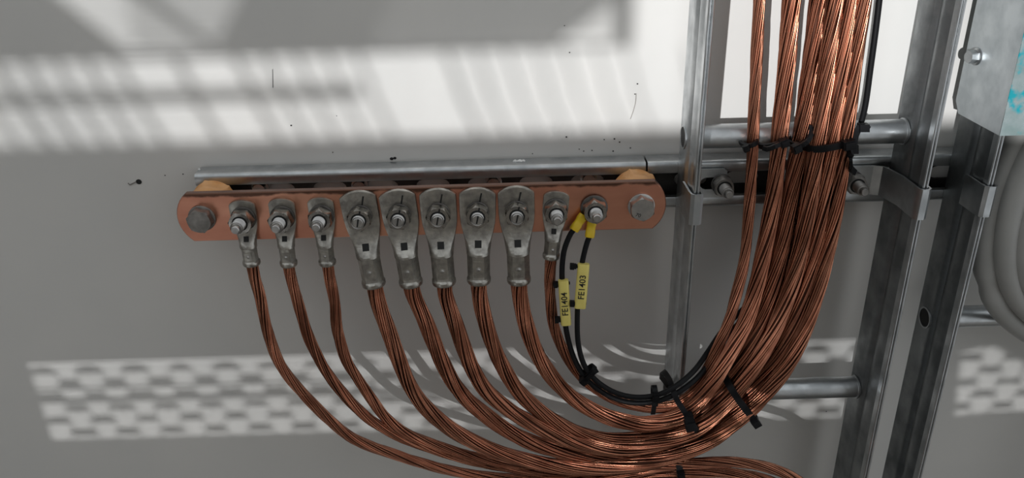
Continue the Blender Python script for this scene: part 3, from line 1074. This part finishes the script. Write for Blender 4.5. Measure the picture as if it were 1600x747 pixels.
for j, (wv, (fa, fb)) in enumerate(zip((WA, WB), fer)):
    root = empty('insulated_wire', P(*wv[0]), LABW[j], 'wire')
    a, b = P(*fa, 66), P(*fb, 70)
    ax = (b - a).normalized()
    g = Geo()
    g.tube(curve([a + ax * .009, b] + [P(*w) for w in wv], .004), 2.2 * MM, 10)
    g.obj('black_sheath', M['rubber'], root, 'all')
    side = ax.cross(OUTW).normalized()
    nrm = side.cross(ax).normalized()
    L = (b - a).length
    rings = []
    for s, wdt, th in ((0, 3.4, 2.4), (.08, 3.7, 2.8), (.30, 3.7, 2.8), (.36, 3.45, 2.4), (.55, 3.45, 2.4), (.62, 3.7, 2.8), (.95, 3.7, 2.9), (1.0, 3.4, 2.7)):
        ring = []
        for k in range(20):
            t = 2 * math.pi * k / 20
            c, s_ = math.cos(t), math.sin(t)
            rs = (abs(c) ** 3.5 + abs(s_) ** 3.5) ** (-1 / 3.5)
            ring.append(a + ax * (L * s) + side * (c * rs * wdt * MM) + nrm * (s_ * rs * th * MM))
        rings.append(ring)
    g = Geo()
    g.loft(rings)
    t_ = g.obj('terminal_sleeve', M['yellow'], root, True)
    # ring tongue under the nut
    sc = W(4.5 * 30, BAR1 + .5 + .5 * j, 0)
    g = Geo()
    g.revolve(sc, OUTW, [(-.0004, .0078), (.0004, .0078)], 24)
    tg = (a - sc)
    tg.y = 0
    mid = sc + tg * .5
    tdir = tg.normalized()
    g.box(mid, tdir * (tg.length * .55), tdir.cross(OUTW) * .003, OUTW * .0004)
    g.obj('ring_tongue', M['tin'], root)


def marker(c0, c1, wpx, d0, d1, text, label, bulge):
    a, b = P(*c0, d0), P(*c1, d1)
    ax = (b - a)
    L = ax.length
    ax.normalize()
    side = ax.cross(OUTW).normalized()
    if side.x < 0:
        side = -side
    nrm = ax.cross(side).normalized()
    if nrm.y > 0:
        nrm = -nrm
    w = wpx * .49 * MM / 2
    root = empty('wire_marker', b, label, 'marker', 'yellow wire markers')
    rings = []
    for s in (0, .02, .2, .4, .6, .8, .98, 1):
        off = nrm * (bulge * math.sin(math.pi * s))
        ring = []
        for k in range(24):
            t = 2 * math.pi * k / 24
            c, s_ = math.cos(t), math.sin(t)
            n_ = 4
            rs = (abs(c) ** n_ + abs(s_) ** n_) ** (-1 / n_)
            e = .94 if s in (0, 1) else 1
            ring.append(a + ax * (L * s) + off + side * (c * rs * w * e) + nrm * (s_ * rs * .0031 * e))
        rings.append(ring)
    g = Geo()
    g.loft(rings)
    g.obj('marker_sleeve', M['marker'], root, True)
    text_mesh('lettering', text, .0069, M['ink'], (a + b) / 2 + nrm * (.00325 + bulge * .95) - ax * .0, -ax, -side if False else -side, root, 0.00005)
    return root, a, b, ax, side, nrm


mA = marker((880, 437.5), (884.5, 507), 17, 77.5, 80.5, 'FE1404', 'yellow wire marker sleeve printed FE1404, lower of the two', .0002)
mB = marker((912, 412), (906, 481), 19, 76, 81.5, 'FE1403', 'yellow wire marker sleeve printed FE1403, upper of the two', .0003)

# ------------------------------------------------------------------ cable ties
def strap_loop(g, pts, wdir, w, t, closed=True):
    n = len(pts)
    rings = []
    for i in range(n):
        a = pts[(i - 1) % n] if closed else pts[max(0, i - 1)]
        b = pts[(i + 1) % n] if closed else pts[min(n - 1, i + 1)]
        tan = (b - a).normalized()
        wd = (wdir - tan * wdir.dot(tan)).normalized()
        nn = tan.cross(wd)
        rings.append([pts[i] + wd * (sx * w * .5 * MM) + nn * (sy * t * .5 * MM) for sx, sy in ((-1, -1), (1, -1), (1, 1), (-1, 1))])
    g.loft(rings, cap=not closed, closed=closed)


def tie(p1, p2, depth, label, w=4.6, head_at=0.5, head=(4.0, 3.6, 3.0), tail=None, name='cable_tie', t=1.3, group='black cable ties'):
    """closed strap whose front runs from p1 to p2 (px,py,d); depth = how far it reaches back towards the wall (mm)"""
    A, B = P(*p1), P(*p2)
    root = empty(name, B, label, 'cable tie', group)
    c = (A + B) / 2 + Vector((0, depth * .5 * MM, 0))
    u = (B - A) / 2
    v = Vector((0, -depth * .5 * MM, 0))
    v = v - u.normalized() * v.dot(u.normalized())
    wd = u.cross(v).normalized()
    pts = []
    N = 28
    for k in range(N):
        a = 2 * math.pi * k / N
        cs, sn = math.cos(a), math.sin(a)
        rs = (abs(cs) ** 3 + abs(sn) ** 3) ** (-1 / 3)
        pts.append(c + u * (cs * rs) + v * (sn * rs))
    g = Geo()
    strap_loop(g, pts, wd, w, t)
    g.obj('strap', M['black'], root, True)
    # locking head on the front run
    hc = A.lerp(B, head_at) + Vector((0, -.0016, 0))
    un = u.normalized()
    vn = v.normalized()
    g = Geo()
    hl, hw, hh = head
    g.box(hc, un * hl * MM, wd * hw * MM, vn * hh * MM)
    g.box(hc + vn * (hh * .6 * MM), un * hl * .8 * MM, wd * hw * .75 * MM, vn * hh * .7 * MM)
    ho = g.obj('locking_head', M['black'], root)
    if tail:
        q = [hc + un * 0] + [P(*x) for x in tail]
        g = Geo()
        strap_loop(g, curve(q, .003), wd, w * .85, t, False)
        g.obj('tail', M['black'], root)
    return root


# around the bundle
tie((1143, 611, 113), (1184, 664, 106), 30, 'black cable tie strap across outer side of the copper bundle bend', 5.4, .90, (4.2, 3.2, 2.2), t=2.2)
# around bundle and left rail
root = empty('cable_tie', P(1076, 660, 112), 'black cable tie holding the bundle and wires to left ladder rail', 'cable tie', 'black cable ties')
lp = [(1034, 590, 60), (1036, 580, 74), (1043, 588, 88), (1050, 604, 106), (1056, 622, 113), (1066, 638, 114), (1078, 656, 115), (1088, 672, 110), (1096, 690, 96), (1092, 690, 74), (1070, 650, 40), (1045, 605, 40)]
g = Geo()
strap_loop(g, curve([P(*x) for x in lp] + [P(*lp[0])], .004), (RIGHT * .8 + DOWN * -.6), 4.4, 1.4, False)
g.obj('strap', M['black'], root, True)
g = Geo()
hc = P(1077, 657, 117)
hx = (P(1079, 668, 117) - P(1075, 648, 117)).normalized()
hs = hx.cross(OUTW).normalized()
g.box(hc, hx * .0066, hs * .0036, OUTW * .0028)
g.box(hc + hx * .0042 + OUTW * .001, hx * .004, hs * .0042, OUTW * .0032)
g.obj('locking_head', M['black'], root)

# on the two black wires
tie((1024, 610, 112), (1024, 638, 112), 9, 'black cable tie joining the two black wires at bottom of loop', 4.2, .3, (3, 2.6, 2.2), [(1022, 634, 116), (1021, 642, 115), (1020, 647, 114)])
tie((909, 596, 94), (930, 578, 94), 9, 'black cable tie joining the two black wires below the markers', 4.2, .12, (2.6, 2.8, 2.6), [(918, 592, 97), (928, 582, 98), (934, 578, 97)])
# on the arch at the bottom
tie((1062, 728, 106), (1066, 768, 103), 22, 'black cable tie around the two arching cables at bottom edge', 5.2, .3, (3.4, 3.2, 2.2))
# marker ties
for (m_, side_sgn, spots) in ((mA, -1, ((870, 444, 77), (872, 499, 80))), (mB, -1, ((896, 416, 76), (896, 474, 81)))):
    nm = 'lower marker FE1404' if m_ is mA else 'upper marker FE1403'
    for s_, wpos in zip(spots, ('top', 'bottom')):
        root_, a, b, ax, side, nrm = m_
        c0 = P(*s_)
        r0 = empty('small_tie', c0, 'tiny black tie at %s end of %s' % (wpos, nm), 'cable tie', 'tiny ties on the markers')
        g = Geo()
        g.box(c0, side * .0022, ax * .0018, nrm * .002)
        g.box(c0 - side * .0012 + nrm * .0006, side * .0016, ax * .0022, nrm * .0022)
        g.obj('locking_head', M['black'], r0)
        cc = c0 + side * .0055 - nrm * .0004
        g = Geo()
        pts = [cc + side * (.0046 * math.cos(2 * math.pi * k / 20)) + nrm * (.0024 * math.sin(2 * math.pi * k / 20)) for k in range(20)]
        strap_loop(g, pts, ax, 1.8, .8)
        g.obj('strap', M['black'], r0)

# on the upper rung
tie((1164, 231, 56), (1187, 222, 56), 36, 'black cable tie holding the leftmost copper cable on upper rung', 3.4, .03, (2.2, 2.4, 2.2), t=2.2)
tie((1190, 233, 58), (1233, 219, 58), 38, 'black cable tie holding the second copper cable on upper rung', 4.2, .80, (3.2, 3.0, 3.0), [(1212, 228, 63), (1200, 233, 62), (1192, 231, 60)], t=2.2)
tie((1240, 232, 60), (1270, 218, 58), 40, 'black cable tie holding the third copper cable on upper rung', 4.2, .10, (3.2, 3.2, 3.2), [(1258, 224, 64), (1267, 212, 63), (1268, 196, 60)], t=2.2)
tie((1262, 238, 68), (1338, 222, 66), 48, 'wide black cable tie around thick bundle on upper rung', 5.2, .82, (4.4, 3.4, 3.2), [(1330, 248, 70), (1329, 262, 66), (1336, 270, 62)], t=2.0)
root = empty('cable_tie', P(1340, 215, 58), 'black cable tie fixing the black wires to upper rung', 'cable tie', 'black cable ties')
g = Geo()
strap_loop(g, curve([P(*x) for x in ((1322, 236, 68), (1334, 226, 66), (1338, 208, 62), (1345, 196, 60), (1358, 202, 60))], .003), DOWN, 4.2, 1.6, False)
g.obj('tail', M['black'], root)
g = Geo()
g.box(P(1349, 199, 60), RIGHT * .0036, DOWN * .0028, OUTW * .003)
g.box(P(1333, 232, 66), RIGHT * .003, DOWN * .0032, OUTW * .003)
g.obj('locking_head', M['black'], root)
